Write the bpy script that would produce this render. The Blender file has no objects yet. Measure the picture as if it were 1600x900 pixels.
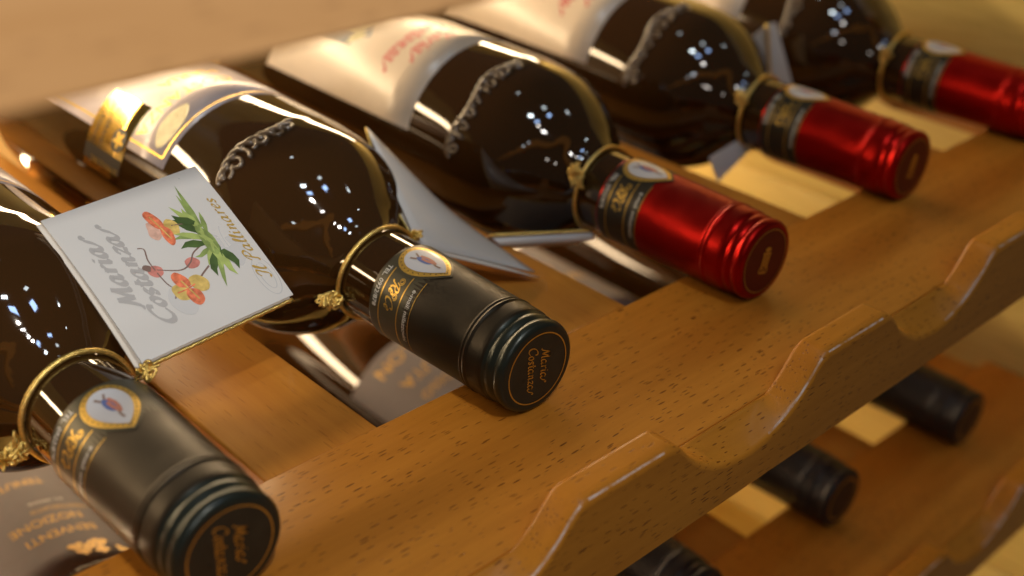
import bpy, bmesh, math, random
from mathutils import Vector, Matrix
random.seed(7)
S = bpy.context.scene
COL = S.collection

# ------------------------------------------------------------------ camera
cam_data = bpy.data.cameras.new('camera')
cam = bpy.data.objects.new('camera', cam_data)
COL.objects.link(cam)
cam.location = (-.2312, -.1690, .2258)
cam.rotation_euler = (1.0551, -.0317, -.7561)
cam_data.sensor_width = 36
cam_data.lens = 1909.0 / 1600 * 36
cam_data.clip_start = .005
cam_data.clip_end = 50
cam_data.dof.use_dof = True
cam_data.dof.focus_distance = .384
cam_data.dof.aperture_fstop = 6.6
cam_data.dof.aperture_blades = 0
S.camera = cam

# ------------------------------------------------------------------ world, exposure
world = bpy.data.worlds.new('World')
S.world = world
world.use_nodes = True
bg = world.node_tree.nodes['Background']
bg.inputs[0].default_value = (.62, .47, .34, 1)
bg.inputs[1].default_value = .10
S.view_settings.view_transform = 'Standard'
S.view_settings.look = 'None'
S.view_settings.exposure = 0
S.view_settings.gamma = 1
S.cycles.max_bounces = 10
S.cycles.glossy_bounces = 6
S.cycles.caustics_reflective = False
S.cycles.caustics_refractive = False
S.cycles.sample_clamp_indirect = 6

# ------------------------------------------------------------------ lamps
def area(name, loc, target, sx, sy, power, color):
    d = bpy.data.lights.new(name, 'AREA')
    d.shape = 'RECTANGLE'; d.size = sx; d.size_y = sy
    d.energy = power; d.color = color
    o = bpy.data.objects.new(name, d)
    COL.objects.link(o)
    o.location = loc
    v = Vector(target) - Vector(loc)
    o.rotation_euler = v.to_track_quat('-Z', 'Y').to_euler()
    return o
WARM = (1, .72, .42)
COOL = (.84, .96, 1)
BLUE = (.40, .60, 1)
# strip lamp at the back of each shelf
area('strip_lamp', (-.05, .425, .145), (-.05, .0, .05), .93, .019, 2.5, WARM)
area('strip_lamp', (-.05, .425, -.055), (-.05, .0, -.15), .93, .019, 2.2, WARM)
area('strip_lamp', (-.05, .425, -.215), (.1, .0, -.33), .93, .019, 4.3, WARM)
# ceiling lamps of the shop
area('ceiling_lamp', (-.30, -.42, 2.0), (0, .1, 0), .14, .10, 4.2, COOL)
area('ceiling_lamp', (.36, -.38, 2.0), (0, .1, 0), .13, .095, .6, COOL)
area('ceiling_lamp', (-.30, -.76, 2.0), (0, .1, 0), .17, .10, 1.6, BLUE)
area('ceiling_lamp', (.33, -.74, 2.0), (0, .1, 0), .17, .10, 1.6, BLUE)
area('ceiling_lamp', (-.42, -1.30, 2.0), (0, .1, 0), .14, .07, 3, (1, .95, .9))
area('ceiling_lamp', (-1.6, -1.75, 2.0), (0, .1, 0), .24, .14, 3, (.85, .92, 1))
area('ceiling_lamp', (-2.3, -3.6, 2.0), (0, .1, 0), .26, .16, 3, (1, .9, .8))
area('ceiling_lamp', (1.35, -.80, 2.1), (0, .1, 0), .07, .05, .5, COOL)
area('ceiling_lamp', (-1.95, -1.5, 1.75), (0, .1, 0), .09, .05, .6, COOL)
area('ceiling_lamp', (2.1, .15, .75), (0, .1, 0), .10, .16, .6, BLUE)
area('ceiling_lamp', (.15, .72, 2.2), (0, .1, 0), .07, .05, .4, COOL)
# shop spotlight on the front of the rack, stronger at the left
sd = bpy.data.lights.new('rack_spotlight', 'SPOT'); sd.energy = 58; sd.color = (1, .92, .80)
sd.spot_size = math.radians(17); sd.spot_blend = 1; sd.shadow_soft_size = .05
so = bpy.data.objects.new('rack_spotlight', sd); COL.objects.link(so); so.location = (-.42, -.98, 2.0)
so.rotation_euler = (Vector((-.19, .03, 0)) - Vector(so.location)).to_track_quat('-Z', 'Y').to_euler()
# added spotlight, not a known lamp, put in to brighten the upper rail
sd = bpy.data.lights.new('rack_spotlight', 'SPOT'); sd.energy = 80; sd.color = (1, .92, .84)
sd.spot_size = math.radians(9); sd.spot_blend = .6; sd.shadow_soft_size = .03
so = bpy.data.objects.new('rack_spotlight', sd); COL.objects.link(so); so.location = (-.75, -1.3, .95)
so.rotation_euler = (Vector((-.17, 0, .205)) - Vector(so.location)).to_track_quat('-Z', 'Y').to_euler()

# ------------------------------------------------------------------ materials
def new_mat(name):
    m = bpy.data.materials.new(name); m.use_nodes = True
    return m, m.node_tree.nodes, m.node_tree.links, m.node_tree.nodes['Principled BSDF']
def simple(name, col, rough=.5, metal=0, coat=0, noise=0.0, nscale=60, bump=0, bscale=300, spec=.5, rnoise=0):
    m, N, L, B = new_mat(name)
    B.inputs['Base Color'].default_value = (*col, 1)
    B.inputs['Roughness'].default_value = rough
    B.inputs['Metallic'].default_value = metal
    B.inputs['Coat Weight'].default_value = coat
    B.inputs['Coat Roughness'].default_value = .08
    B.inputs['Specular IOR Level'].default_value = spec
    tc = N.new('ShaderNodeTexCoord')
    if noise or rnoise:
        n = N.new('ShaderNodeTexNoise'); n.inputs['Scale'].default_value = nscale; n.inputs['Detail'].default_value = 6
        L.new(tc.outputs['Object'], n.inputs['Vector'])
        if noise:
            r = N.new('ShaderNodeMapRange')
            r.inputs[1].default_value = .3; r.inputs[2].default_value = .7
            r.inputs[3].default_value = 1 - noise; r.inputs[4].default_value = 1 + noise
            L.new(n.outputs['Fac'], r.inputs[0])
            mx = N.new('ShaderNodeVectorMath'); mx.operation = 'SCALE'
            mx.inputs[0].default_value = col
            L.new(r.outputs[0], mx.inputs['Scale'])
            L.new(mx.outputs[0], B.inputs['Base Color'])
        if rnoise:
            r2 = N.new('ShaderNodeMapRange')
            r2.inputs[1].default_value = .35; r2.inputs[2].default_value = .7
            r2.inputs[3].default_value = rough; r2.inputs[4].default_value = rough + rnoise
            L.new(n.outputs['Fac'], r2.inputs[0]); L.new(r2.outputs[0], B.inputs['Roughness'])
    if bump:
        n2 = N.new('ShaderNodeTexNoise'); n2.inputs['Scale'].default_value = bscale; n2.inputs['Detail'].default_value = 4
        L.new(tc.outputs['Object'], n2.inputs['Vector'])
        b = N.new('ShaderNodeBump'); b.inputs['Strength'].default_value = bump; b.inputs['Distance'].default_value = .0004
        L.new(n2.outputs['Fac'], b.inputs['Height']); L.new(b.outputs[0], B.inputs['Normal'])
    return m

def wood(name, axis, light, dark, pore, pore_amt=1.0, rough=.38, cell=(.0062, .0017), streak=1.0, coat=.25):
    """beech: fine streaks plus short dark pore flecks, both running along `axis`"""
    m, N, L, B = new_mat(name)
    tc = N.new('ShaderNodeTexCoord'); oi = N.new('ShaderNodeObjectInfo')
    off = N.new('ShaderNodeVectorMath'); off.operation = 'SCALE'
    off.inputs[0].default_value = (3.1, 1.7, 2.3)
    L.new(oi.outputs['Random'], off.inputs['Scale'])
    add = N.new('ShaderNodeVectorMath'); L.new(tc.outputs['Object'], add.inputs[0]); L.new(off.outputs[0], add.inputs[1])
    # slow warp so flecks are not dead parallel
    w = N.new('ShaderNodeTexNoise'); w.inputs['Scale'].default_value = 9; w.inputs['Detail'].default_value = 2
    L.new(add.outputs[0], w.inputs['Vector'])
    ws = N.new('ShaderNodeVectorMath'); ws.operation = 'MULTIPLY_ADD'
    L.new(w.outputs['Color'], ws.inputs[0]); ws.inputs[1].default_value = (.008, .008, .008); L.new(add.outputs[0], ws.inputs[2])
    vec = ws.outputs[0]
    def scaled(a, b):
        sc = [1 / b] * 3; sc['xyz'.index(axis)] = 1 / a
        v = N.new('ShaderNodeVectorMath'); v.operation = 'MULTIPLY'; L.new(vec, v.inputs[0]); v.inputs[1].default_value = sc
        return v.outputs[0]
    # streaks
    s1 = N.new('ShaderNodeTexNoise'); s1.inputs['Scale'].default_value = 1; s1.inputs['Detail'].default_value = 8; s1.inputs['Roughness'].default_value = .65
    L.new(scaled(.05, .0035), s1.inputs['Vector'])
    s2 = N.new('ShaderNodeTexNoise'); s2.inputs['Scale'].default_value = 1; s2.inputs['Detail'].default_value = 3
    L.new(scaled(.25, .03), s2.inputs['Vector'])
    av = N.new('ShaderNodeMath'); av.operation = 'MULTIPLY_ADD'; L.new(s1.outputs['Fac'], av.inputs[0]); av.inputs[1].default_value = .55 * streak; 
    hv = N.new('ShaderNodeMath'); hv.operation = 'MULTIPLY'; L.new(s2.outputs['Fac'], hv.inputs[0]); hv.inputs[1].default_value = .6
    L.new(hv.outputs[0], av.inputs[2])
    cr = N.new('ShaderNodeValToRGB'); L.new(av.outputs[0], cr.inputs[0])
    cr.color_ramp.elements[0].position = .35; cr.color_ramp.elements[0].color = (*dark, 1)
    cr.color_ramp.elements[1].position = .75; cr.color_ramp.elements[1].color = (*light, 1)
    # pores
    vo = N.new('ShaderNodeTexVoronoi'); vo.inputs['Scale'].default_value = 1; vo.inputs['Randomness'].default_value = .95
    L.new(scaled(*cell), vo.inputs['Vector'])
    sep = N.new('ShaderNodeSeparateColor'); L.new(vo.outputs['Color'], sep.inputs[0])
    th = N.new('ShaderNodeMapRange'); L.new(sep.outputs[0], th.inputs[0])
    th.inputs[1].default_value = 0; th.inputs[2].default_value = 1; th.inputs[3].default_value = .08; th.inputs[4].default_value = .37
    df = N.new('ShaderNodeMath'); df.operation = 'SUBTRACT'; L.new(th.outputs[0], df.inputs[0]); L.new(vo.outputs['Distance'], df.inputs[1])
    sm = N.new('ShaderNodeMapRange'); L.new(df.outputs[0], sm.inputs[0]); sm.inputs[1].default_value = 0; sm.inputs[2].default_value = .09
    dn = N.new('ShaderNodeTexNoise'); dn.inputs['Scale'].default_value = 1; dn.inputs['Detail'].default_value = 2; L.new(scaled(.06, .016), dn.inputs['Vector'])
    dm = N.new('ShaderNodeMapRange'); L.new(dn.outputs['Fac'], dm.inputs[0]); dm.inputs[1].default_value = .35; dm.inputs[2].default_value = .62; dm.inputs[3].default_value = .45 * pore_amt; dm.inputs[4].default_value = 1.0 * pore_amt
    pm = N.new('ShaderNodeMath'); pm.operation = 'MULTIPLY'; L.new(sm.outputs[0], pm.inputs[0]); L.new(dm.outputs[0], pm.inputs[1])
    mix = N.new('ShaderNodeMix'); mix.data_type = 'RGBA'
    L.new(pm.outputs[0], mix.inputs[0]); L.new(cr.outputs[0], mix.inputs[6]); mix.inputs[7].default_value = (*pore, 1)
    L.new(mix.outputs[2], B.inputs['Base Color'])
    rr = N.new('ShaderNodeMapRange'); L.new(s1.outputs['Fac'], rr.inputs[0]); rr.inputs[3].default_value = rough + .1; rr.inputs[4].default_value = rough - .06
    L.new(rr.outputs[0], B.inputs['Roughness'])
    B.inputs['Coat Weight'].default_value = coat; B.inputs['Coat Roughness'].default_value = .22; B.inputs['Specular IOR Level'].default_value = .3
    bp = N.new('ShaderNodeBump'); bp.inputs['Strength'].default_value = .35; bp.inputs['Distance'].default_value = .0003
    hh = N.new('ShaderNodeMath'); hh.operation = 'MULTIPLY_ADD'; L.new(pm.outputs[0], hh.inputs[0]); hh.inputs[1].default_value = -1; 
    h3 = N.new('ShaderNodeMath'); h3.operation = 'MULTIPLY'; L.new(s1.outputs['Fac'], h3.inputs[0]); h3.inputs[1].default_value = .35
    L.new(h3.outputs[0], hh.inputs[2])
    L.new(hh.outputs[0], bp.inputs['Height']); L.new(bp.outputs[0], B.inputs['Normal'])
    return m

M = {}
M['beech_x'] = wood('beech_board', 'x', (.56, .215, .024), (.40, .140, .013), (.15, .042, .003), .95, cell=(.0056, .00102), coat=.12)
M['beech_rail'] = wood('beech_rail', 'x', (.52, .20, .018), (.38, .135, .010), (.16, .046, .003), .9, cell=(.0056, .00102), coat=.12)
M['beech_y'] = wood('beech_slat', 'y', (.56, .23, .032), (.43, .155, .019), (.28, .09, .010), .4, cell=(.009, .0012))
M['pine_y'] = wood('pine_panel', 'y', (.80, .63, .21), (.58, .41, .11), (.40, .25, .06), .3, rough=.5, cell=(.05, .004), streak=1.5)
M['hazed_rail'] = wood('hazed_beech_rail', 'x', (.62, .36, .16), (.52, .28, .11), (.22, .10, .04), .5, cell=(.0085, .0014), coat=.12)  # beech paled to paint lens haze and varnish sheen into the colour
M['worn_highlight'] = simple('worn_edge_highlight', (.62, .50, .42), .42)  # rubbed edge with the lacquer's whitish highlight painted into its colour
_m = M['worn_highlight']; _N = _m.node_tree.nodes; _L = _m.node_tree.links
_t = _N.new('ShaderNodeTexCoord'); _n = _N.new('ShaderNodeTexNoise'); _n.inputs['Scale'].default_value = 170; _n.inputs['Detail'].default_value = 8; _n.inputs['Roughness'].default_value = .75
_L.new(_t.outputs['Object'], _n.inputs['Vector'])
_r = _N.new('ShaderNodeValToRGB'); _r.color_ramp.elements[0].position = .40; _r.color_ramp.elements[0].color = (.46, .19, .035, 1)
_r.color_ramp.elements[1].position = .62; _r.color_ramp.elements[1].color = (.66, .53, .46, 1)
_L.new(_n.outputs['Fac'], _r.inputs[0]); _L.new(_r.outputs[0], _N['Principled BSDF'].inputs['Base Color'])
M['glass'] = simple('dark_glass', (.030, .0125, .0030), .022, coat=.0, spec=.62, rnoise=.04, nscale=45, bump=.35, bscale=22)
M['relief'] = simple('glint_relief_glass', (.12, .085, .055), .2, spec=1)  # bottle glass made paler, so the ridges' glints are partly in the colour
M['grey_capsule'] = simple('grey_capsule', (.032, .025, .0165), .36, metal=.6, noise=.06, rnoise=.12, nscale=70, bump=.03, bscale=500)
M['green_capsule'] = simple('dark_green_capsule', (.020, .027, .022), .30, metal=.35, bump=.05, bscale=400)
M['capsule_end'] = simple('capsule_end', (.022, .024, .018), .42, metal=.2, noise=.2, nscale=200, bump=.06, bscale=500)
M['red_capsule'] = simple('red_capsule', (.32, .0035, .0015), .30, metal=.9, rnoise=.12, nscale=80, bump=.10, bscale=70)
M['red_end'] = simple('red_capsule_end', (.10, .005, .005), .40, metal=.4, noise=.12, nscale=150)
M['black_capsule'] = simple('black_capsule', (.014, .013, .016), .42, metal=.1)
M['band'] = simple('olive_band', (.060, .056, .036), .38, metal=.35, noise=.08)
M['dark_band'] = simple('dark_band', (.020, .017, .012), .38, metal=.2)
M['gold_print'] = simple('gold_print', (.66, .44, .09), .36, metal=.8, noise=.15, nscale=900)
M['gold_foil'] = simple('gold_foil', (.88, .62, .18), .17, metal=1, bump=.25, bscale=260)
M['gold_cord'] = simple('gold_cord', (.80, .58, .17), .30, metal=.9, noise=.3, nscale=1500, bump=.6, bscale=2600)
M['gold_matte'] = simple('matte_gold_print', (.55, .34, .07), .5, metal=.3, noise=.3, nscale=900)
M['white_print'] = simple('white_print', (.72, .72, .68), .5)
M['medallion'] = simple('white_medallion', (.43, .455, .50), .35, coat=.3)
M['card'] = simple('white_card', (.67, .67, .655), .30, coat=.35, noise=.015, nscale=30)
for _k in ('card',):
    _m = M[_k]; _N = _m.node_tree.nodes; _L = _m.node_tree.links
    _tr = _N.new('ShaderNodeBsdfTranslucent'); _tr.inputs[0].default_value = (.6, .55, .48, 1)
    _mx = _N.new('ShaderNodeMixShader'); _mx.inputs[0].default_value = .24
    _L.new(_N['Principled BSDF'].outputs[0], _mx.inputs[1]); _L.new(_tr.outputs[0], _mx.inputs[2])
    _L.new(_mx.outputs[0], _N['Material Output'].inputs[0])
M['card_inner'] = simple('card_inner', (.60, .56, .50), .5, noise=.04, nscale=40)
M['grey_print'] = simple('grey_print', (.34, .335, .33), .4)
M['faint_print'] = simple('faint_print', (.46, .465, .465), .35)
M['gold_ink'] = simple('gold_ink', (.52, .34, .08), .35, metal=.35)
M['pink_label'] = simple('pink_label', (.56, .47, .44), .24, noise=.03, nscale=900, bump=.12, bscale=900)
M['cream_label'] = simple('cream_label', (.66, .54, .40), .27, noise=.03, nscale=120)
M['mauve_label'] = simple('mauve_label', (.175, .165, .178), .6, noise=.03, nscale=200, spec=.15)
M['red_ink'] = simple('red_ink', (.50, .06, .06), .4)
M['yellow_ink'] = simple('yellow_ink', (.56, .50, .24), .38, noise=.2, nscale=300)
M['black_ink'] = simple('black_ink', (.03, .025, .02), .4)
M['picture_blue'] = simple('picture_blue', (.09, .13, .15), .4, noise=.5, nscale=120)
M['leaf'] = simple('leaf_ink', (.19, .26, .075), .4, noise=.35, nscale=260)
M['leaf_dark'] = simple('dark_leaf_ink', (.05, .09, .022), .4, noise=.3, nscale=260)
M['leaf_pale'] = simple('pale_leaf_ink', (.30, .38, .11), .4, noise=.2, nscale=260)
M['petal'] = simple('petal_ink', (.56, .15, .07), .4, noise=.45, nscale=520)
M['petal_pale'] = simple('pale_petal_ink', (.58, .36, .28), .4, noise=.25, nscale=400)
M['petal_yellow'] = simple('yellow_petal_ink', (.52, .38, .11), .4, noise=.3, nscale=400)
M['bud'] = simple('bud_ink', (.45, .17, .14), .4, noise=.3, nscale=400)
M['stem'] = simple('stem_ink', (.17, .11, .09), .4)
M['bird_blue'] = simple('bird_blue', (.05, .10, .30), .4)
M['bird_red'] = simple('bird_red', (.36, .13, .09), .4)

# ------------------------------------------------------------------ object helpers
def tag(o, label=None, cat=None, group=None, kind=None):
    if label: o['label'] = label
    if cat: o['category'] = cat
    if group: o['group'] = group
    if kind: o['kind'] = kind
    return o
def thing(name, label, cat, loc=(0, 0, 0), rot=(0, 0, 0), group=None):
    o = bpy.data.objects.new(name, None); COL.objects.link(o)
    o.location = loc; o.rotation_euler = rot; o.empty_display_size = .02
    return tag(o, label, cat, group)
def obj(name, verts, faces, mat, parent=None, smooth=False, mats=None, fmat=None, auto=None):
    me = bpy.data.meshes.new(name)
    me.from_pydata([tuple(v) for v in verts], [], faces)
    for mm in (mats or [mat]): me.materials.append(mm)
    if fmat:
        for p, i in zip(me.polygons, fmat): p.material_index = i
    if smooth:
        for p in me.polygons: p.use_smooth = True
        if auto: me.set_sharp_from_angle(angle=math.radians(auto))
    me.validate(); me.update()
    o = bpy.data.objects.new(name, me); COL.objects.link(o)
    if parent: o.parent = parent
    return o
class Geo:
    def __init__(s): s.v = []; s.f = []
    def add(s, v, f):
        b = len(s.v); s.v += [tuple(q) for q in v]; s.f += [tuple(i + b for i in q) for q in f]
    def obj(s, name, mat, parent=None, smooth=False, auto=None): return obj(name, s.v, s.f, mat, parent, smooth, auto=auto)

def bevel_box(name, lo, hi, mat, parent, bev=.0015, seg=2):
    bm = bmesh.new()
    bmesh.ops.create_cube(bm, size=1)
    for v in bm.verts:
        v.co = Vector([lo[i] + (v.co[i] + .5) * (hi[i] - lo[i]) for i in range(3)])
    bmesh.ops.bevel(bm, geom=bm.edges[:], offset=bev, segments=seg, affect='EDGES', profile=.5)
    me = bpy.data.meshes.new(name); bm.to_mesh(me); bm.free()
    for p in me.polygons: p.use_smooth = True
    me.set_sharp_from_angle(angle=math.radians(50))
    me.materials.append(mat)
    o = bpy.data.objects.new(name, me); COL.objects.link(o); o.parent = parent
    return o

def catmull(pts, n=6, closed=False):
    P = [Vector(p) for p in pts]; out = []
    m = len(P); rng = range(m if closed else m - 1)
    for i in rng:
        if closed: a, b, c, d = P[i - 1], P[i], P[(i + 1) % m], P[(i + 2) % m]
        else: a, b, c, d = P[max(i - 1, 0)], P[i], P[i + 1], P[min(i + 2, m - 1)]
        for k in range(n):
            t = k / n
            out.append(.5 * ((2 * b) + (c - a) * t + (2 * a - 5 * b + 4 * c - d) * t * t + (-a + 3 * b - 3 * c + d) * t ** 3))
    if not closed: out.append(P[-1])
    return out
def tube(geo, pts, r, sides=8, closed=False, taper=None):
    P = [Vector(p) for p in pts]; n = len(P); rings = []
    up = Vector((.13, .37, .92)).normalized()
    for i in range(n):
        t = (P[(i + 1) % n] - P[i - 1]) if closed else (P[min(i + 1, n - 1)] - P[max(i - 1, 0)])
        if t.length < 1e-9: t = Vector((1, 0, 0))
        t.normalize()
        a = up - t * up.dot(t)
        if a.length < 1e-4: a = Vector((1, 0, 0)) - t * t.x
        a.normalize(); b = t.cross(a); up = a
        rr = r * (taper(i / (n - 1)) if taper else 1)
        rings.append([P[i] + (a * math.cos(q) + b * math.sin(q)) * rr for q in [2 * math.pi * k / sides for k in range(sides)]])
    v = [q for R in rings for q in R]; f = []
    for i in range(n if closed else n - 1):
        j = (i + 1) % n
        for k in range(sides):
            l = (k + 1) % sides
            f.append((i * sides + k, i * sides + l, j * sides + l, j * sides + k))
    if not closed:
        f.append(tuple(range(sides))[::-1]); f.append(tuple((n - 1) * sides + k for k in range(sides)))
    geo.add(v, f)

# ------------------------------------------------------------------ lettering
def sans(body, size, shear=0.0, bold=0.0):
    """a line of upright lettering as flat 2D mesh, starting at x=0 on the baseline"""
    c = bpy.data.curves.new('lettering', 'FONT'); c.body = body; c.size = size; c.shear = shear
    c.resolution_u = 3; c.offset = bold; c.fill_mode = 'FRONT'
    o = bpy.data.objects.new('lettering', c); COL.objects.link(o)
    bpy.context.view_layer.update()
    dg = bpy.context.evaluated_depsgraph_get()
    me = bpy.data.meshes.new_from_object(o.evaluated_get(dg))
    v = [(q.co.x, q.co.y) for q in me.vertices]; f = [tuple(p.vertices) for p in me.polygons]
    bpy.data.objects.remove(o); bpy.data.curves.remove(c); bpy.data.meshes.remove(me)
    return v, f
A_ = [(.62, .85), (.45, 1), (.2, .9), (.03, .5), (.1, .08), (.3, 0), (.52, .3), (.64, .8)]
GL = {
 'a': ([A_, [(.68, 1), (.60, .4), (.62, .08), (.75, .02), (.92, .2)]], .95),
 'A': ([A_, [(.68, 1), (.60, .4), (.68, .05), (.9, -.02), (1.2, .35), (1.42, .95), (1.62, 1.15), (1.72, .95), (1.6, .8)]], 1.7),
 'r': ([[(.05, .85), (.17, 1), (.17, .5), (.15, 0)], [(.17, .5), (.32, .85), (.5, 1), (.62, .88)]], .68),
 'i': ([[(.05, .8), (.17, 1), (.15, .3), (.22, .02), (.42, .15)], [(.2, 1.42), (.26, 1.48), (.22, 1.36)]], .5),
 'M': ([[(-.1, .12), (.05, 0), (.25, .5), (.42, 1.3), (.5, 1.8)], [(.5, 1.8), (.62, 1.0), (.78, .1)], [(.78, .1), (1.05, 1.0), (1.38, 1.8)], [(1.38, 1.8), (1.34, .9), (1.38, .12), (1.6, .08)]], 1.72),
 'C': ([[(1.22, 1.35), (1.22, 1.75), (.85, 1.85), (.32, 1.5), (.05, .8), (.22, .15), (.65, 0), (1.12, .32)]], 1.22),
 'o': ([[(.4, 1), (.15, .8), (.05, .4), (.25, 0), (.5, .1), (.65, .55), (.55, .95), (.4, 1)]], .76),
 's': ([[(.58, .82), (.38, 1), (.15, .82), (.3, .52), (.5, .25), (.35, 0), (.05, .1)]], .66),
 't': ([[(.32, 1.5), (.22, .6), (.25, .1), (.42, 0), (.62, .2)], [(0, 1), (.3, 1.0), (.6, 1.06)]], .6),
 'n': ([[(.05, .85), (.17, 1), (.17, .5), (.15, 0)], [(.16, .5), (.4, .95), (.6, .9), (.6, .3), (.68, .02), (.88, .18)]], .92),
 'z': ([[(.08, .82), (.25, 1), (.62, .95), (.35, .5), (.05, .05), (.35, .1), (.68, 0)]], .74),
 'I': ([[(-.05, 1.45), (.15, 1.8), (.62, 1.75), (.48, .9), (.36, .2), (.1, 0), (-.12, .25)]], .72),
 'l': ([[(.08, .5), (.36, 1.5), (.3, 1.85), (.15, 1.4), (.12, .2), (.25, 0), (.42, .15)]], .45),
 'P': ([[(.05, .1), (.25, 0), (.38, .9), (.55, 1.75)], [(0, 1.2), (.35, 1.8), (.9, 1.85), (1.15, 1.4), (.85, 1.0), (.42, .92)]], 1.15),
 'R': ([[(.05, .1), (.25, 0), (.38, .9), (.55, 1.75)], [(-.1, 1.0), (.1, 1.7), (.9, 1.9), (1.15, 1.4), (.85, 1.0), (.42, .92)], [(.6, .95), (.85, .35), (1.25, 0)]], 1.3),
 'e': ([[(.1, .5), (.5, .62), (.55, .88), (.35, 1), (.1, .7), (.08, .25), (.3, 0), (.62, .2)]], .66),
 ' ': ([], .5),
}
def script_strokes(body, size, slant=.28, gap=.08):
    """handwritten lettering: list of strokes (2D polylines); size = height of small letters"""
    x = 0; out = []
    for ch in body:
        st, adv = GL[ch]
        for s in st:
            out.append([Vector(((p[0] + x + p[1] * slant) * size, p[1] * size, 0)) for p in catmull([(q[0], q[1], 0) for q in s], 5)])
        x += adv + gap
    return out, x * size
def ribbon(strokes, w, nib=.7, thin=.3):
    v = []; f = []
    for s in strokes:
        n = len(s); b = len(v)
        for i, p in enumerate(s):
            t = (s[min(i + 1, n - 1)] - s[max(i - 1, 0)])
            if t.length < 1e-9: t = Vector((1, 0, 0))
            t.normalize(); a = math.atan2(t.y, t.x)
            hw = .5 * w * (thin + (1 - thin) * abs(math.sin(a - nib)))
            nn = Vector((-t.y, t.x, 0)) * hw
            v += [((p + nn).x, (p + nn).y), ((p - nn).x, (p - nn).y)]
        for i in range(n - 1): f.append((b + 2 * i, b + 2 * i + 1, b + 2 * i + 3, b + 2 * i + 2))
    return v, f
def script(body, size, w=None, slant=.28, thin=.3):
    st, L = script_strokes(body, size, slant)
    v, f = ribbon(st, w or size * .26, thin=thin)
    return v, f, L
def poly_rings(outline, n=4):
    """a filled outline as rings, so that it can be bent round a cylinder"""
    c = (sum(p[0] for p in outline) / len(outline), sum(p[1] for p in outline) / len(outline))
    m = len(outline); v = []; f = []
    for k in range(n, 0, -1):
        v += [(c[0] + (p[0] - c[0]) * k / n, c[1] + (p[1] - c[1]) * k / n) for p in outline]
    v.append(c)
    for k in range(n - 1):
        for i in range(m):
            j = (i + 1) % m
            f.append((k * m + i, k * m + j, (k + 1) * m + j, (k + 1) * m + i))
    for i in range(m): f.append(((n - 1) * m + i, (n - 1) * m + (i + 1) % m, n * m))
    return v, f
def shift(vf, dx, dy): return [(x + dx, y + dy) for x, y in vf[0]], vf[1]
def strip2d(pts, w):
    return ribbon([[Vector((p[0], p[1], 0)) for p in pts]], w, thin=1)

# ------------------------------------------------------------------ the rack
P = .115
RT, RH = .0114, .0143                # rail thickness and height above the board
BD = .0795                           # back edge of the front board
PX1 = .4235                          # inner face of the side panel
def rail_z(X):
    ph = (X + .0375) % P
    if ph < .0425: z = RH
    else:
        d = abs(ph - .0785)
        R = .0424; zc = RH + .0216 - .0000
        z = zc - math.sqrt(max(R * R - d * d, 0)) if d < R else RH
        z = min(z, RH)
    return z
def rail_smooth(X, w=.0034):
    return sum(rail_z(X + w * k / 3) for k in range(-3, 4)) / 7
def lip_z(X, y):
    """height of the lip: scalloped at the front, running out level with the board in the dips"""
    z = rail_smooth(X)
    if z < 0: z *= 1 - (y / RT) ** 1.6
    return z
def front_rail(parent, x0, x1, zbot, mat):
    n = int((x1 - x0) / .0015); v = []; f = []; fm = []; sm = []; wear_glints = []
    ys = [.0042, .0060, .0080, .0098]
    for i in range(n + 1):
        X = x0 + (x1 - x0) * i / n
        z = rail_smooth(X); jit = .00016 * math.sin(X * 900) + .00012 * math.sin(X * 2310 + 1)
        ph = (X + .0375) % P
        wear_glint = 1.25 if ph > .088 else (.75 if ph < .040 else .45)
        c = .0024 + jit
        wear_glints.append(ph > .086 + .004 * math.sin(X * 37) or (.003 < ph < .036 + .003 * math.sin(X * 53)))  # painted edge highlight sits on the rising slopes and flat tops
        v += [(X, 0, zbot + .001)]
        for q in (0, 27, 42, 54 + 5 * wear_glint, 75):
            v.append((X, c * (1 - math.cos(math.radians(q))), z - c * (1 - math.sin(math.radians(q)))))
        v += [(X, y, lip_z(X, y)) for y in ys]
        zb = max(z, 0) if z > 0 else 0
        v += [(X, RT - .0007, zb - .00005), (X, RT, zb - .0007), (X, RT, zbot), (X, .001, zbot)]
    k = 6 + len(ys) + 4
    for i in range(n):
        for j in range(k):
            l = (j + 1) % k
            f.append((i * k + j, (i + 1) * k + j, (i + 1) * k + l, i * k + l)); fm.append(1 if j == 3 and wear_glints[i] else 0); sm.append(0 < j < k - 4)
    f.append(tuple(range(k))); f.append(tuple(n * k + j for j in range(k))[::-1]); fm += [0, 0]; sm += [False, False]
    o = obj('front_rail', v, f, None, parent, mats=[mat, M['worn_highlight']], fmat=fm)
    for p, q in zip(o.data.polygons, sm): p.use_smooth = q
    return o
def slat(a, b, top, parent):
    """a slat, full width beside the bottle necks and routed back where the bodies lie"""
    y0, y1 = BD + .0003, .41
    pts = [(a - .0062, y0), (b, y0), (b, y1), (a, y1), (a, .166), (a - .0062, .150)]
    bm = bmesh.new()
    f = bm.faces.new([bm.verts.new((x, y, -.0185)) for x, y in pts])
    up_ = bmesh.ops.extrude_face_region(bm, geom=[f])['geom']
    for v in up_:
        if isinstance(v, bmesh.types.BMVert): v.co.z = top
    bmesh.ops.recalc_face_normals(bm, faces=bm.faces[:])
    bmesh.ops.bevel(bm, geom=[e for e in bm.edges if all(v.co.z > -.01 for v in e.verts)], offset=.0012, segments=2, affect='EDGES', profile=.5)
    me = bpy.data.meshes.new('slat'); bm.to_mesh(me); bm.free()
    for p in me.polygons: p.use_smooth = True
    me.set_sharp_from_angle(angle=math.radians(50)); me.materials.append(M['beech_y'])
    o = bpy.data.objects.new('slat', me); COL.objects.link(o); o.parent = parent
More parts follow.
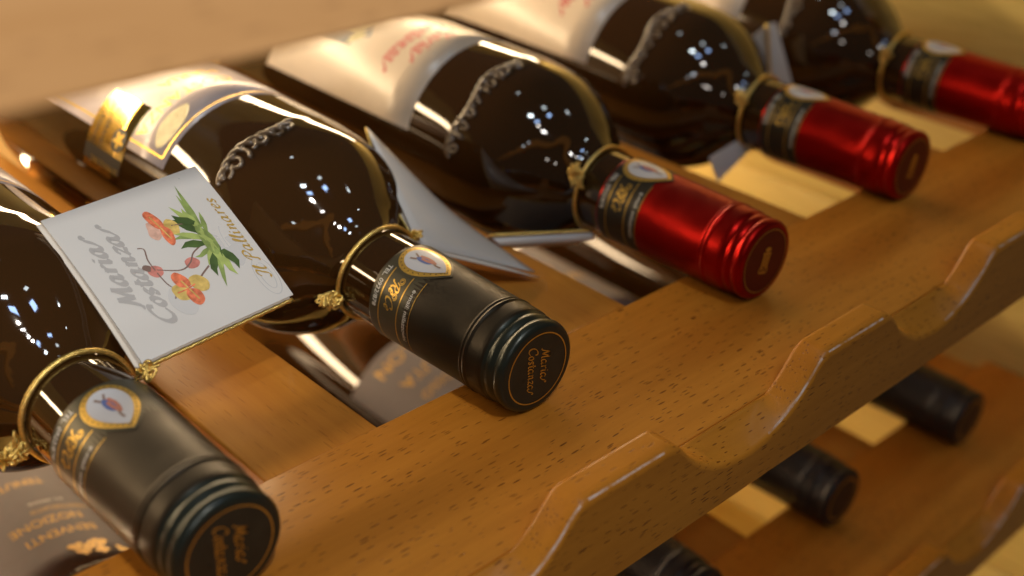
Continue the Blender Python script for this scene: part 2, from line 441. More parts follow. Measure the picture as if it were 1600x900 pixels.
def shelf(label, z, dx, slats, x0=-.62, x1=PX1 - .0005):
    t = thing('wine_shelf', label, 'wine shelf', (dx, 0, z), group='shelves of the wine rack')
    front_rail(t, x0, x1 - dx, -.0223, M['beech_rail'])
    bevel_box('front_board', (x0, RT + .00005, -.0200), (x1 - dx, BD, 0), M['beech_x'], t, .0004)
    for k in slats:
        a, b = k * P + .0365, k * P + P - .0435
        if b > x1 - dx: b = x1 - dx - .0004
        slat(a, b, -.0004 - .0003 * ((k * 7) % 3), t)
    bevel_box('back_rail', (x0, .345, -.042), (x1 - dx, .372, -.0192), M['beech_x'], t, .001)
    return t
shelf('beech shelf carrying the grey and red capped bottles on its scalloped front rail', 0, 0, range(-5, 4))
shelf('lower beech shelf with black capped bottles showing beneath the main shelf', -.173, -.006, range(-5, 4))
up = thing('wine_shelf', 'blurred upper beech rail crossing the top left corner close to the lens', 'wine shelf', (0, 0, .1800), group='shelves of the wine rack')
front_rail(up, -.62, PX1 - .0005, -.0223, M['hazed_rail'])
bevel_box('end_bracket', (PX1 - .03, RT + .0003, -.0200), (PX1 - .0005, .06, -.004), M['beech_x'], up, .0008)

cab = thing('cabinet', 'light pine side panel closing the wine rack beyond the last bottle', 'cabinet')
zz = -.52
for hgt in (.105, .10, .095, .11, .10, .105, .1445):
    bevel_box('plank', (PX1, -.03, zz + .0006), (PX1 + .018, .4515, zz + hgt - .0006), M['pine_y'], cab, .0016)
    zz += hgt
bevel_box('back_panel', (-.64, .452, -.52), (PX1 - .0006, .468, .24), M['pine_y'], cab, .001)
bevel_box('base_panel', (-.64, -.02, -.40), (PX1 - .0006, .4515, -.385), M['pine_y'], cab, .001)

# ------------------------------------------------------------------ bottles
def lathe(prof, seg, name, mat, parent, auto=40, cap0=True, cap1=True):
    """prof: (radius, y) along the bottle"""
    v = []; f = []
    for r, y in prof:
        for k in range(seg):
            a = 2 * math.pi * k / seg
            v.append((r * math.sin(a), y, r * math.cos(a)))
    n = len(prof)
    for i in range(n - 1):
        for k in range(seg):
            l = (k + 1) % seg
            f.append((i * seg + k, i * seg + l, (i + 1) * seg + l, (i + 1) * seg + k))
    if cap0: f.append(tuple(range(seg))[::-1])
    if cap1: f.append(tuple((n - 1) * seg + k for k in range(seg)))
    return obj(name, v, f, mat, parent, smooth=True, auto=auto)
SH = [(.0166, .060), (.0166, .0775), (.0166, .081), (.0172, .085), (.0212, .0905), (.0262, .0955), (.0325, .103), (.0371, .111),
      (.0397, .119), (.0410, .130), (.0415, .145), (.0415, .20), (.0415, .26), (.0415, .302), (.0400, .309), (.036, .313)]
GLASS = [(q.x, q.y) for q in catmull([(r, y, 0) for r, y in SH], 7)]
def densify(pr, e=.0003):
    out = [pr[0]]
    for a, b in zip(pr, pr[1:]):
        L_ = math.dist(a, b)
        if L_ > 4 * e:
            for t in (e / L_, 1 - e / L_): out.append((a[0] + (b[0] - a[0]) * t, a[1] + (b[1] - a[1]) * t))
        out.append(b)
    return out
def caps(back):
    """capsule profile from the flat end to the open edge on the glass"""
    return densify([(.0131, .0), (.0144, .0001), (.0152, .0006), (.01565, .0014), (.0158, .0024), (.0157, .0032), (.0153, .0039), (.01515, .0045),
        (.0153, .0050), (.0157, .0057), (.0158, .0064), (.01572, .0072), (.0155, .0078), (.01555, .0083), (.0160, .0090), (.0163, .0098), (.0164, .0110),
        (.0164, .0158), (.0166, .0162), (.0168, .0167), (.0167, .0172), (.01645, .0176), (.0165, .0181), (.01665, .0184), (.0165, .0190),
        (.0166, .0260), (.0170, .0440), (.0173, back - .0005), (.0172, back - .0001), (.0168, back)])
def cyl(r, th0, y0, off=.00012):
    """2D reading coordinates to the bottle surface: u runs round the glass, v points to the neck"""
    def fn(u, v):
        a = th0 - u / r
        return ((r + off) * math.sin(a), y0 - v, (r + off) * math.cos(a))
    return fn
def put(name, vf, fn, mat, parent):
    return obj(name, [fn(u, v) for u, v in vf[0]], vf[1], mat, parent)
def neck_r(s): return .0166 + (.0173 - .0166) * (s - .026) / .037
def neck_put(name, vf, th0, s0, mat, parent, off=.0001):
    """like put() but on the slightly conical neck"""
    out = []
    for u, v in vf[0]:
        s = s0 - v; r = neck_r(s) + off; a = th0 - u / neck_r(s)
        out.append((r * math.sin(a), s, r * math.cos(a)))
    return obj(name, out, vf[1], mat, parent)
def teardrop(L, W, n=40):
    """rounded end at v=-L/2 (towards the body), point at v=+L/2 (towards the cap)"""
    o = []
    for i in range(n):
        p = 2 * math.pi * i / n
        o.append((W * math.sin(p) * abs(math.sin(p / 2)) ** .75, L / 2 * math.cos(p)))
    return o
def label_patch(r, a0, a1, y0, y1, na=48, ny=6, off=.00008, round_=0):
    v = []; f = []
    for j in range(ny + 1):
        for i in range(na + 1):
            a = math.radians(a0 + (a1 - a0) * i / na); y = y0 + (y1 - y0) * j / ny
            v.append(((r + off) * math.sin(a), y, (r + off) * math.cos(a)))
    for j in range(ny):
        for i in range(na):
            q = j * (na + 1) + i
            f.append((q, q + 1, q + na + 2, q + na + 1))
    # paper thickness at the border
    b = len(v); edge = [i for i in range(na + 1)]
    for i in range(na + 1):
        a = math.radians(a0 + (a1 - a0) * i / na)
        v.append(((r - .0004) * math.sin(a), y0, (r - .0004) * math.cos(a)))
    for i in range(na): f.append((b + i, b + i + 1, i + 1, i))
    return v, f
RB = .0415
rad = math.radians

def capsule_print(root, parent, red, rot):
    th = rad(-6 + rot)
    sh = .0055 if red else 0
    nk = parent
    bandm = M['dark_band'] if red else M['band']
    v = []; f = []; n = 72
    for s in (.0438 + sh, .0505 + sh, .0570 + sh, .0630 + sh):
        for k in range(n):
            a = 2 * math.pi * k / n; r = neck_r(s) + .00006
            v.append((r * math.sin(a), s, r * math.cos(a)))
    for j in range(3):
        for k in range(n): l = (k + 1) % n; f.append((j * n + k, j * n + l, (j + 1) * n + l, (j + 1) * n + k))
    band = obj('printed_band', v, f, bandm, root, smooth=True)
    for s, w in ((.0494 + sh, .0004), (.0586 + sh, .0004), (.0436 + sh, .00022)):
        R = neck_r(s)
        pts = [(-.0070 - i * .0008, 0) for i in range(0, 98)]
        neck_put('gold_line', strip2d([(-p[0], p[1]) for p in pts], w), th, s, M['gold_print'], band, .00014)
    # medallion surround of dark capsule colour, gold border, white field, bird
    neck_put('medallion_ground', poly_rings(teardrop(.0240, .0108), 6), th, .0510 + sh, bandm, band, .00020)
    neck_put('medallion_border', poly_rings(teardrop(.0222, .0096), 6), th, .0511 + sh, M['gold_print'], band, .00028)
    g = Geo()
    for i in range(0, 30):
        p = 2 * math.pi * (i + .5) / 30
        u, w = .0083 * math.sin(p) * abs(math.sin(p / 2)) ** .75, .0200 / 2 * math.cos(p)
        g.add(*[[(u - .0003, w - .0003, 0), (u + .0003, w - .0003, 0), (u + .00005, w + .0003, 0)], [(0, 1, 2)]])
    neck_put('border_beads', ([(q[0], q[1]) for q in g.v], g.f), th, .0513 + sh, M['bird_red'] if red else M['black_ink'], band, .00033)
    med = neck_put('medallion', poly_rings(teardrop(.0182, .0071), 6), th, .0513 + sh, M['medallion'], band, .00036)
    tl = math.radians(12)
    def turn(pts): return [Vector((x * math.cos(tl) - y * math.sin(tl), x * math.sin(tl) + y * math.cos(tl), 0)) for x, y in pts]
    body = turn([(.0016 * math.sin(p) * (1 + .25 * math.cos(p)), .0036 * math.cos(p)) for p in [2 * math.pi * i / 18 for i in range(18)]])
    neck_put('bird_body', poly_rings([(q.x, q.y) for q in body], 2), th, .0525 + sh, M['bird_blue'], band, .00044)
    neck_put('bird_wing', ribbon([turn([(-.0012, -.0028), (-.0014, 0), (-.0008, .0026), (.0002, .0046)]), turn([(-.0002, -.0016), (.0002, .0012), (.0001, .0040)])], .0011, thin=.6), th, .0525 + sh, M['bird_red'], band, .00047)
    neck_put('bird_tail', ribbon([turn([(.0002, .0034), (.0010, .0052), (.0012, .0072)]), turn([(-.0004, -.0030), (-.0018, -.0052)]), turn([(.0006, -.0030), (.0012, -.0054)])], .0008, thin=.6), th, .0525 + sh, M['stem'], band, .00047)
    # printed words
    neck_put('lettering', sans('TEL. 0922/878', .0026), th - rad(26), .0619 + sh, M['white_print'], band, .00014)
    neck_put('lettering', sans('e-mail: milazzovini', .0026), th - rad(37), .0464 + sh, M['white_print'], band, .00014)
    a = script('Re', .0022, .0007); neck_put('lettering', (a[0], a[1]), th - rad(38), .0560 + sh, M['gold_print'], band, .00016)
    a = script('Ce', .0022, .0007); neck_put('lettering', (a[0], a[1]), th - rad(57), .0560 + sh, M['gold_print'], band, .00016)
    fl = [[Vector((.0013 * math.cos(t) * (1 - t / 16), .0013 * math.sin(t) * (1 - t / 16), 0)) for t in [k * .45 for k in range(26)]]]
    for d in (36, 55): neck_put('flourish', ribbon(fl, .0003, thin=.6), th - rad(d), .0525 + sh, M['gold_print'], band, .00015)

def end_print(end, red, rot=0):
    """ring and words on the flat end of the capsule; reading direction points down"""
    y = -.00012
    pts = [(.0124 * math.cos(t), .0124 * math.sin(t)) for t in [2 * math.pi * k / 64 for k in range(65)]]
    v, f = strip2d(pts, .00045 if not red else .0003)
    obj('gold_ring', [(a, y, b) for a, b in v], f, M['gold_print'], end)
    def plane(vf, u0, v0, ang):
        c, s = math.cos(ang), math.sin(ang); o = []
        for u, w in vf[0]:
            u += u0; w += v0
            X, Z = w, -u
            o.append((X * c - Z * s, y, X * s + Z * c))
        return o, vf[1]
    if not red:
        a = script('MariA', .0021, .00062); obj('lettering', *plane((a[0], a[1]), -.0066, .0014, rot), M['gold_print'], end)
        a = script('CostanzA', .0021, .00060, .2); w = a[2]
        obj('lettering', *plane((a[0], a[1]), -.0088, -.0042, rot), M['gold_print'], end)
        for c in ((-.0062, -.002), (.005, .0035)):
            q = [(c[0] + .0005 * math.cos(t), c[1] + .0005 * math.sin(t)) for t in [2 * math.pi * k / 12 for k in range(13)]]
            v, f = strip2d(q, .0002); obj('vent_hole', [(a_, y, b_) for a_, b_ in v], f, M['grey_capsule'], end)
    else:
        g = Geo()
        def q(x0, z0, x1, z1): g.add([(x0, y, z0), (x1, y, z0), (x1, y, z1), (x0, y, z1)], [(0, 1, 2, 3)])
        for i in range(3): q(-.0021 + i * .0016, -.0022, -.0010 + i * .0016, .0026)
        q(-.0026, .0027, .0026, .0034)
        o = [(.0018 * math.cos(t), .0046 + .0010 * math.sin(t)) for t in [2 * math.pi * k / 16 for k in range(16)]]
        v, f = poly_rings(o, 2); g.add([(a, y, b) for a, b in v], f)
        for cx in (-.0016, .0016):
            o = [(cx + .0010 * math.cos(t), -.0036 + .0011 * math.sin(t)) for t in [2 * math.pi * k / 13 for k in range(14)]]
            v, f = strip2d(o, .0006); g.add([(a, y, b) for a, b in v], f)
        q(-.0012, -.0050, .0012, -.0043)
        c, s = math.cos(rad(-14)), math.sin(rad(-14))
        g.v = [(a * c - b * s, yy, a * s + b * c) for a, yy, b in g.v]
        g.obj('crest', M['gold_print'], end)

def front_label_pink(root):
    """pink paper with a gold border, gold capitals and a foil award seal"""
    lab = obj('label', *label_patch(RB, -59, 59, .1630, .276, off=.00010), M['pink_label'], root, smooth=True)
    g = cyl(RB, 0, 0, .00022)
    def on(name, vf, th, y0, mat, off=.0002): return put(name, vf, cyl(RB, rad(th), y0, off), mat, lab)
    n = 60
    on('gold_border', strip2d([(-RB * rad(54) + 2 * RB * rad(54) * i / n, 0) for i in range(n + 1)], .0009), 0, .1660, M['gold_print'])
    for s in (-1, 1):
        a = s * 54
        on('gold_border', strip2d([(0, -.107 * i / 6) for i in range(7)], .0009), a, .1660, M['gold_print'])
    w = sans('COSTANZA', .0086)
    on('lettering', w, 13, .1885, M['gold_print'])
    w = sans('MARIA', .0086)
    on('lettering', w, 14, .2005, M['gold_print'])
    o = [(0, 0), (.004, .006), (.010, .0085), (.017, .008), (.021, .004), (.016, -.001), (.008, -.0025)]
    o = [(p.x, p.y) for p in catmull([(a, b, 0) for a, b in o], 4, True)]
    on('leaf_print', poly_rings(o, 3), -22, .1765, M['yellow_ink'], .00016)
    seal = obj('award_seal', *label_patch(RB, -80, -34, .1905, .2185, na=24, ny=4, off=.00035), M['gold_foil'], root, smooth=True)
    s_ = lambda name, vf, th, y0, mat: put(name, vf, cyl(RB, rad(th), y0, .00050), mat, seal)
    s_('lettering', sans('CONCOURS', .0036), -50, .2150, M['black_ink'])
    s_('lettering', sans('GRAND OR', .0034), -50, .2090, M['black_ink'])
    t = sans('LE PRINCE ERIC', .0031); t = ([(v, -u) for u, v in t[0]], t[1])
    s_('seal_edge', strip2d([(0, -.028 * i / 5) for i in range(6)], .0060), -71.5, .1905, M['black_ink'])
    put('lettering', t, cyl(RB, rad(-73), .1915, .00055), M['gold_print'], seal)
    o = [(.0048 * math.cos(t_), .0050 * math.sin(t_)) for t_ in [2 * math.pi * k / 20 for k in range(20)]]
    s_('emblem', poly_rings(o, 3), -58, .1965, M['black_ink'])
    o = [(.0026 * math.cos(t_) * (1 + .4 * math.cos(5 * t_)), .0028 * math.sin(t_) * (1 + .4 * math.cos(5 * t_))) for t_ in [2 * math.pi * k / 40 for k in range(40)]]
    put('emblem', poly_rings(o, 3), cyl(RB, rad(-58), .1965, .00056), M['gold_print'], seal)
    return lab

def front_label_cream(root):
    """cream paper with red handwriting above a picture panel"""
    lab = obj('label', *label_patch(RB, -74, 74, .1585, .265, off=.00010), M['cream_label'], root, smooth=True)
    on = lambda name, vf, th, y0, mat, off=.0002: put(name, vf, cyl(RB, rad(th), y0, off), mat, lab)
    a = script('MariA', .0046, .0021); on('lettering', (a[0], a[1]), 4, .1800, M['red_ink'])
    a = script('CostanzA', .0046, .0021); on('lettering', (a[0], a[1]), 6, .1905, M['red_ink'])
    o = [(0, 0), (.012, .006), (.030, .007), (.048, .004), (.056, -.004), (.056, -.05), (.0, -.05)]
    on('picture_panel', poly_rings([(p[0], p[1]) for p in o], 8), 36, .212, M['picture_blue'], .00016)
    o = [(0, 0), (.012, .003), (.018, -.004), (.010, -.012), (.0, -.008)]
    on('picture_flower', poly_rings(o, 3), 6, .222, M['red_ink'], .00022)
    on('picture_leaf', poly_rings(o, 3), -16, .214, M['yellow_ink'], .00022)
    return lab

def back_label_mauve(root, y0, y1, rows):
    lab = obj('label', *label_patch(RB, -64, 64, y0, y1, off=.00010), M['mauve_label'], root, smooth=True)
    for body, size, th, y, m in rows:
        put('lettering', sans(body, size), cyl(RB, rad(th), y, .0002), M[m], lab)
    return lab

def embossing(root, a0, a1, seed):
    """raised twisted scroll that runs round the shoulder of the bottle"""
    rn = random.Random(seed); g = Geo()
    def at(a, y, up=0):
        r = .0411 - max(0, (.130 - y)) * .075 + up
        return (r * math.sin(rad(a)), y, r * math.cos(rad(a)))
    n = int(abs(a1 - a0) / 1.1)
    for k in (0, 1):
        pts = []
        for i in range(n + 1):
            a = a0 + (a1 - a0) * i / n; w = i * .62 + k * math.pi
            pts.append(at(a + 1.2 * math.cos(w), .1315 + .0013 * math.sin(w) + .0016 * math.sin(i * .16 + seed), .0003 * math.cos(w)))
        tube(g, pts, .0010, 7)
    a = a0 - 4
    while a > a1 + 4:
        H = rn.uniform(.0030, .0058); wd = rn.uniform(1.6, 3.0); lean = rn.uniform(-3, 3); full = rn.choice((.55, .8, 1.0))
        pts = [at(a + wd * math.sin(2 * math.pi * full * t) + lean * t * (1 - t) * 2, .1312 - H * .5 * (1 - math.cos(2 * math.pi * full * t))) for t in [q / 16 for q in range(17)]]
        tube(g, pts, rn.uniform(.0006, .0009), 7)
        a -= rn.uniform(5, 9)
    g.obj('raised_scroll', M['relief'], root, smooth=True)['kind'] = 'stuff'

def bottle(label, x, yend, z, kind, rotz=0, rotx=0, group=None, rot=0, a0=None):
    t = thing('wine_bottle', label, 'wine bottle', (x, yend, z), (rotx, 0, rotz), group)
    glass = lathe(GLASS, 96, 'glass_body', M['glass'], t)
    if kind == 'black':
        cap = lathe(caps(.0637), 48, 'capsule', M['black_capsule'], t, 30)
        pts = [(.0112 * math.cos(q), .0112 * math.sin(q)) for q in [2 * math.pi * k / 32 for k in range(33)]]
        v, f = strip2d(pts, .0008); obj('gold_ring', [(a, -.0001, b) for a, b in v], f, M['gold_print'], cap)
        return t
    red = kind == 'red'
    k = 8 if not red else 0
    back = .0692 if red else .0637
    cap = lathe(caps(back), 96, 'capsule', M['red_capsule' if red else 'grey_capsule'], t, 30, cap0=False)
    if not red:
        for p in cap.data.polygons: pass
        cap.data.materials.append(M['green_capsule'])
        for p in cap.data.polygons:
            if p.center.y < .0092: p.material_index = 1
    seg = 96
    v = [(.0131 * math.sin(2 * math.pi * q / seg), .00002, .0131 * math.cos(2 * math.pi * q / seg)) for q in range(seg)]
    end = obj('capsule_end', v, [tuple(range(seg))[::-1]], M['red_end' if red else 'capsule_end'], t)
    end_print(end, red)
    capsule_print(t, cap, red, rot)
    if red: front_label_cream(t)
    else: front_label_pink(t)
    embossing(t, *((1, -50, 3) if not red else (-4, -78, int(x * 100))))
    return t
G = 'bottles lying on the main shelf'
b1 = bottle('nearest grey capped bottle at the lower left, partly under the white orchid card', -.1172, .0449, .0160, 'grey', group=G, rot=-3)
b2 = bottle('grey capped bottle in sharp focus, second from the left, lying beside the red capped ones', -.0010, .0537, .0158, 'grey', group=G)
b3 = bottle('red capped bottle lying next to the sharp grey capped bottle', .1130, .0505, .0158, 'red', group=G)
b4 = bottle('middle one of the three red capped bottles', .2342, .0616, .0158, 'red', group=G, rot=4)
b5 = bottle('blurred red capped bottle at the right end, its cap cut by the picture edge', .3470, .0560, .0158, 'red', group=G)
GLOW = 'bottles on the lower shelf'
zl = -.173 + .0165
l1 = bottle('lower bottle with a gold lettered mauve label under the nearest grey capped bottle', -.1005, .0700, zl + .004, 'black', group=GLOW)
lab1 = back_label_mauve(l1, .1290, .240, [('PRODOTTO IN ITALIA', .0024, 34, 0.1340, 'white_print'), ('BENVENTI', .0066, 31, 0.1615, 'gold_matte'), ('NOZIONE', .0068, 29, 0.1715, 'gold_matte'),
                                  ('IMBOTTIGLIATO', .0034, 38, 0.1780, 'gold_matte'), ('ALL ORIGINE', .0026, 26, 0.1835, 'white_print'), ('TENUTA', .0062, 24, 0.2015, 'gold_matte')])
for k, (a_, y_) in enumerate(((22, 0.1415), (18, 0.1455), (13, 0.1425), (10, 0.1465), (24, 0.1465), (34, 0.1405))):
    o = [(.0028 * math.cos(t) * (1 + .35 * math.sin(3 * t + k)), .0026 * math.sin(t) * (1 + .3 * math.cos(4 * t + k))) for t in [2 * math.pi * q / 24 for q in range(24)]]
    put('emblem', poly_rings(o, 2), cyl(RB, rad(a_), y_, .0002 + .00002 * k), M['gold_matte'], lab1)
l2 = bottle('lower shelf bottle under the sharp grey capped bottle, seen between two slats', .1125, .0560, zl, 'black', group=GLOW)
back_label_mauve(l2, .140, .2045, [('MILON', .0120, 10, .198, 'gold_matte'), ('TENUTA', .0110, 22, .180, 'gold_matte'), ('ROSSO', .008, 0, .165, 'gold_matte')])
l3 = bottle('lower bottle whose black cap end faces out just below the scalloped rail', .2207, .0548, zl, 'black', group=GLOW)
back_label_mauve(l3, .150, .240, [('MILON', .0110, 4, .214, 'gold_matte'), ('TENUTA', .0100, 20, .198, 'gold_matte'), ('ROSSO', .008, 0, .18, 'gold_matte')])
l4 = bottle('lower shelf bottle with a dark blurred cap farthest right below the rail', .3320, .0470, zl, 'black', group=GLOW)
l0 = bottle('lower bottle mostly hidden behind the slat between the two grey capped bottles', .0030, .0640, zl, 'black', group=GLOW)

# ------------------------------------------------------------------ neck tags: folded cards on gold cord
def cord_ring(geo, b, r=.0177, s=.0805, tilt=.0, n=40):
    x, y, z = b.location
    pts = []
    for k in range(n):
        a = 2 * math.pi * k / n
        pts.append((x + r * math.sin(a), y + s + tilt * math.cos(a) + .0006 * math.sin(2 * a), z + r * math.cos(a)))
    tube(geo, pts, .00088, 8, closed=True)
def knot(geo, c, r, loops=3, seed=1, w=.00042):
    rn = random.Random(seed)
    for _ in range(loops * 2):
        pts = [Vector(c) + Vector([rn.gauss(0, r * .45) for _ in range(3)]) for _ in range(6)]
        tube(geo, catmull(pts, 5, True), w, 6, closed=True)
def leaf(name, corners, mat, parent, th=.0004, bend=0, n=8, inner=None):
    """a paper leaf through four corners (a,b,c,d in order); bend bulges it along its normal"""
    a, b, c, d = [Vector(q) for q in corners]
    nrm = (b - a).cross(d - a).normalized()
    top = []
    for j in range(n + 1):
        for i in range(n + 1):
            u, v = i / n, j / n
            p = a * (1 - u) * (1 - v) + b * u * (1 - v) + c * u * v + d * (1 - u) * v
            top.append(p + nrm * bend * 4 * v * (1 - v))
    bot = [p - nrm * th for p in top]
    m = len(top); f = []
    for j in range(n):
        for i in range(n):
            q = j * (n + 1) + i
            f.append((q, q + 1, q + n + 2, q + n + 1)); f.append((m + q, m + q + n + 1, m + q + n + 2, m + q + 1))
    bd = [i for i in range(n + 1)] + [j * (n + 1) + n for j in range(1, n + 1)] + [n * (n + 1) + i for i in range(n - 1, -1, -1)] + [j * (n + 1) for j in range(n - 1, 0, -1)]
    for i in range(len(bd)):
        p, q = bd[i], bd[(i + 1) % len(bd)]
        f.append((p, m + p, m + q, q))
    return obj(name, top + bot, f, mat, parent, smooth=True, auto=30)

CAMP = Vector(cam.location)
GT = 'cards hanging on bottle necks'
# card of the leftmost bottle
t1 = thing('neck_tag', 'white folded card with an orchid picture and grey handwriting, tied to the leftmost bottle', 'neck tag', (-.0955, .1278, .021), group=GT)
def loc(parent, pts): 
    L_ = Vector(parent.location); return [Vector(p) - L_ for p in pts]
def localise(o, parent):
    L_ = Vector(parent.location)
    for v in o.data.vertices: v.co -= L_
    return o
K1 = [Vector(q) for q in [(-.0955, .1278, .0210), (-.0993, .1778, .0510), (-.0430, .1803, .0531), (-.0393, .1303, .0231)]]   # BL, TL, TR, BR
K1 = [p + (CAMP - p).normalized() * .0150 for p in K1]
BL, TL, TR, BR = K1
nrm1 = (BR - BL).cross(TL - BL).normalized()
BEND = .0011
leafA = leaf('front_leaf', loc(t1, [BL, BR, TR, TL]), M['card'], t1, .00045, BEND, 14)
K1b = [BL - nrm1 * .0040 + Vector((-.0008, 0, 0)), BR - nrm1 * .0030 - (TL - BL) * .012, TR - nrm1 * .0016, TL - nrm1 * .0016 + Vector((-.0012, 0, 0))]
leaf('back_leaf', loc(t1, K1b), M['card_inner'], t1, .00045, .0016, 14)
g = Geo(); cord_ring(g, b1, tilt=.001)
e = (BR - BL)
tube(g, [BL - nrm1 * .0021 + e * q - (TL - BL).normalized() * .0006 + Vector((0, 0, .00015 * math.sin(q * 160))) for q in [i / 40 for i in range(-1, 41)]], .0007, 6)
localise(g.obj('gold_cord', M['gold_cord'], t1, True), t1)
g = Geo(); knot(g, tuple(BL + (CAMP - BL).normalized() * .0022 - (TL - BL).normalized() * .0022), .0030, 4, 3); localise(g.obj('cord_knot', M['gold_cord'], t1, True), t1)
g = Geo(); knot(g, (-.1372, .1262, .0100), .0042, 5, 4); localise(g.obj('cord_knot', M['gold_cord'], t1, True), t1)
g = Geo(); knot(g, (-.1412, .1262, .0085), .0034, 3, 5); localise(g.obj('cord_knot', M['gold_cord'], t1, True), t1)
# printing on the card: u along BL->TL (reading direction), w from left edge to right edge
LU, LW = (TL - BL).length, (BR - BL).length
def on_card(u, w, lift=.00012):
    return BL + (TL - BL) * u + (BR - BL) * w + nrm1 * (lift + BEND * 4 * u * (1 - u)) - Vector(t1.location)
def card_put(name, vf, u0, w0, mat, lift=.00012):
    """2D: x = reading direction in metres, y = up (towards the left edge) in metres"""
    return obj(name, [on_card(u0 + x / LU, w0 - y / LW, lift) for x, y in vf[0]], vf[1], mat, leafA)
def card_poly(name, pts, mat, lift=.00012, smooth=True):
    o = [Vector((q[0], q[1], 0)) for q in pts]
    if smooth: o = catmull(o, 4, True)
    v, f = poly_rings([(q.x, q.y) for q in o], 2)
    return obj(name, [on_card(x, y, lift) for x, y in v], f, mat, leafA)
def card_line(name, pts, w, mat, lift=.00014):
    o = catmull([(q[0] * LU, -q[1] * LW, 0) for q in pts], 6)
    v, f = ribbon([o], w, thin=.5)
    return obj(name, [on_card(x / LU, -y / LW, lift) for x, y in v], f, mat, leafA)
def fit(a, length):
    k = length / a[2]; return [(x * k, y) for x, y in a[0]], a[1]
# pale scrolls
for cu, cw, ru, rw in ((.17, .93, .13, .06), (.17, .93, .09, .035), (.83, .93, .10, .06), (.80, .88, .15, .10), (.45, .90, .14, .06)):
    card_line('scroll', [(cu + ru * math.cos(t), cw + rw * math.sin(t)) for t in [k * .5 for k in range(13)]], .0004, M['faint_print'], .00006)
card_poly('shading', [(.75, .80), (.60, .92), (.40, .93), (.28, .84), (.40, .76), (.60, .74)], M['faint_print'], .00005)
a = script('MariA', .0030, .0015); card_put('lettering', fit(a, .50 * LU), .29, .185, M['grey_print'])
a = script('CostanzA', .0029, .0014); card_put('lettering', fit(a, .69 * LU), .13, .305, M['grey_print'])
a = script('Il PallinAres'.replace('A', 'a'), .0020, .00055); card_put('lettering', fit(a, .60 * LU), .155, .955, M['gold_ink'], .0002)
rn = random.Random(5)
def blade(u0, w0, u1, w1, wd, mat, lift):
    d = Vector((u1 - u0, w1 - w0, 0)); n = Vector((-d.y, d.x, 0)).normalized() * wd
    m1 = Vector((u0, w0, 0)) + d * .35; m2 = Vector((u0, w0, 0)) + d * .7; bend = n * rn.uniform(-.8, .8)
    pts = [Vector((u0, w0, 0)) - n * .5, m1 - n + bend * .5, m2 - n * .7 + bend, Vector((u1, w1, 0)), m2 + n * .6 + bend, m1 + n + bend * .5, Vector((u0, w0, 0)) + n * .5]
    v, f = poly_rings([(p.x, p.y) for p in pts], 1)
    obj('leaf_blade', [on_card(x, y, lift) for x, y in v], f, mat, leafA)
BLADES = [(.60, .76, .86, .77), (.58, .75, .80, .68), (.58, .74, .72, .62), (.55, .73, .59, .565), (.53, .74, .62, .60), (.50, .72, .52, .58), (.46, .73, .44, .62),
          (.45, .74, .36, .66), (.42, .74, .28, .67), (.40, .75, .20, .675), (.40, .77, .24, .78), (.42, .79, .27, .81), (.60, .77, .92, .80), (.62, .76, .76, .74),
          (.50, .78, .34, .74), (.56, .78, .70, .82), (.47, .75, .31, .72), (.64, .75, .74, .66)]
for i, bl in enumerate(BLADES):
    blade(*bl, .016 + .006 * (i % 3), M[('leaf', 'leaf_dark', 'leaf_pale')[(i * 5) % 3]], .00012 + .00001 * i)
card_poly('leaf_heart', [(.62, .74), (.55, .79), (.45, .79), (.40, .75), (.45, .72), (.55, .72)], M['leaf'], .00031)
for bl in [(.58, .74, .42, .77), (.60, .765, .50, .74), (.50, .77, .42, .74), (.56, .72, .48, .78)]: blade(*bl, .010, M['leaf_pale'], .00034)
card_line('stem', [(.50, .72), (.47, .63), (.42, .575), (.40, .50), (.455, .38)], .0005, M['stem'])
card_line('stem', [(.455, .37), (.53, .37), (.60, .39), (.62, .36)], .0005, M['stem'])
card_line('stem', [(.44, .37), (.36, .38), (.30, .40), (.255, .37)], .0005, M['stem'])
card_line('stem', [(.36, .66), (.33, .60), (.30, .55)], .0006, M['stem'])
card_line('stem', [(.66, .70), (.68, .62)], .0005, M['stem'])
card_poly('bud', [(.47, .33), (.49, .37), (.46, .41), (.42, .40), (.41, .36), (.44, .33)], M['bud'])
card_poly('bud', [(.44, .55), (.45, .60), (.41, .63), (.38, .60), (.39, .55)], M['bud'])
card_poly('bud_tip', [(.49, .31), (.51, .33), (.49, .36), (.46, .34)], M['stem'], .00016)
# upper flower
card_poly('petal', [(.80, .51), (.82, .55), (.74, .585), (.68, .575), (.70, .53)], M['petal'], .00016)
card_poly('petal', [(.70, .56), (.66, .60), (.58, .585), (.56, .55), (.63, .535)], M['petal'], .00017)
card_poly('petal', [(.70, .48), (.75, .50), (.72, .55), (.65, .54), (.62, .50), (.66, .47)], M['petal_pale'], .00015)
card_poly('petal', [(.70, .58), (.73, .62), (.68, .66), (.61, .63), (.64, .58)], M['petal_yellow'], .00014)
card_line('petal_vein', [(.78, .54), (.70, .555), (.60, .57)], .0005, M['petal_yellow'], .0002)
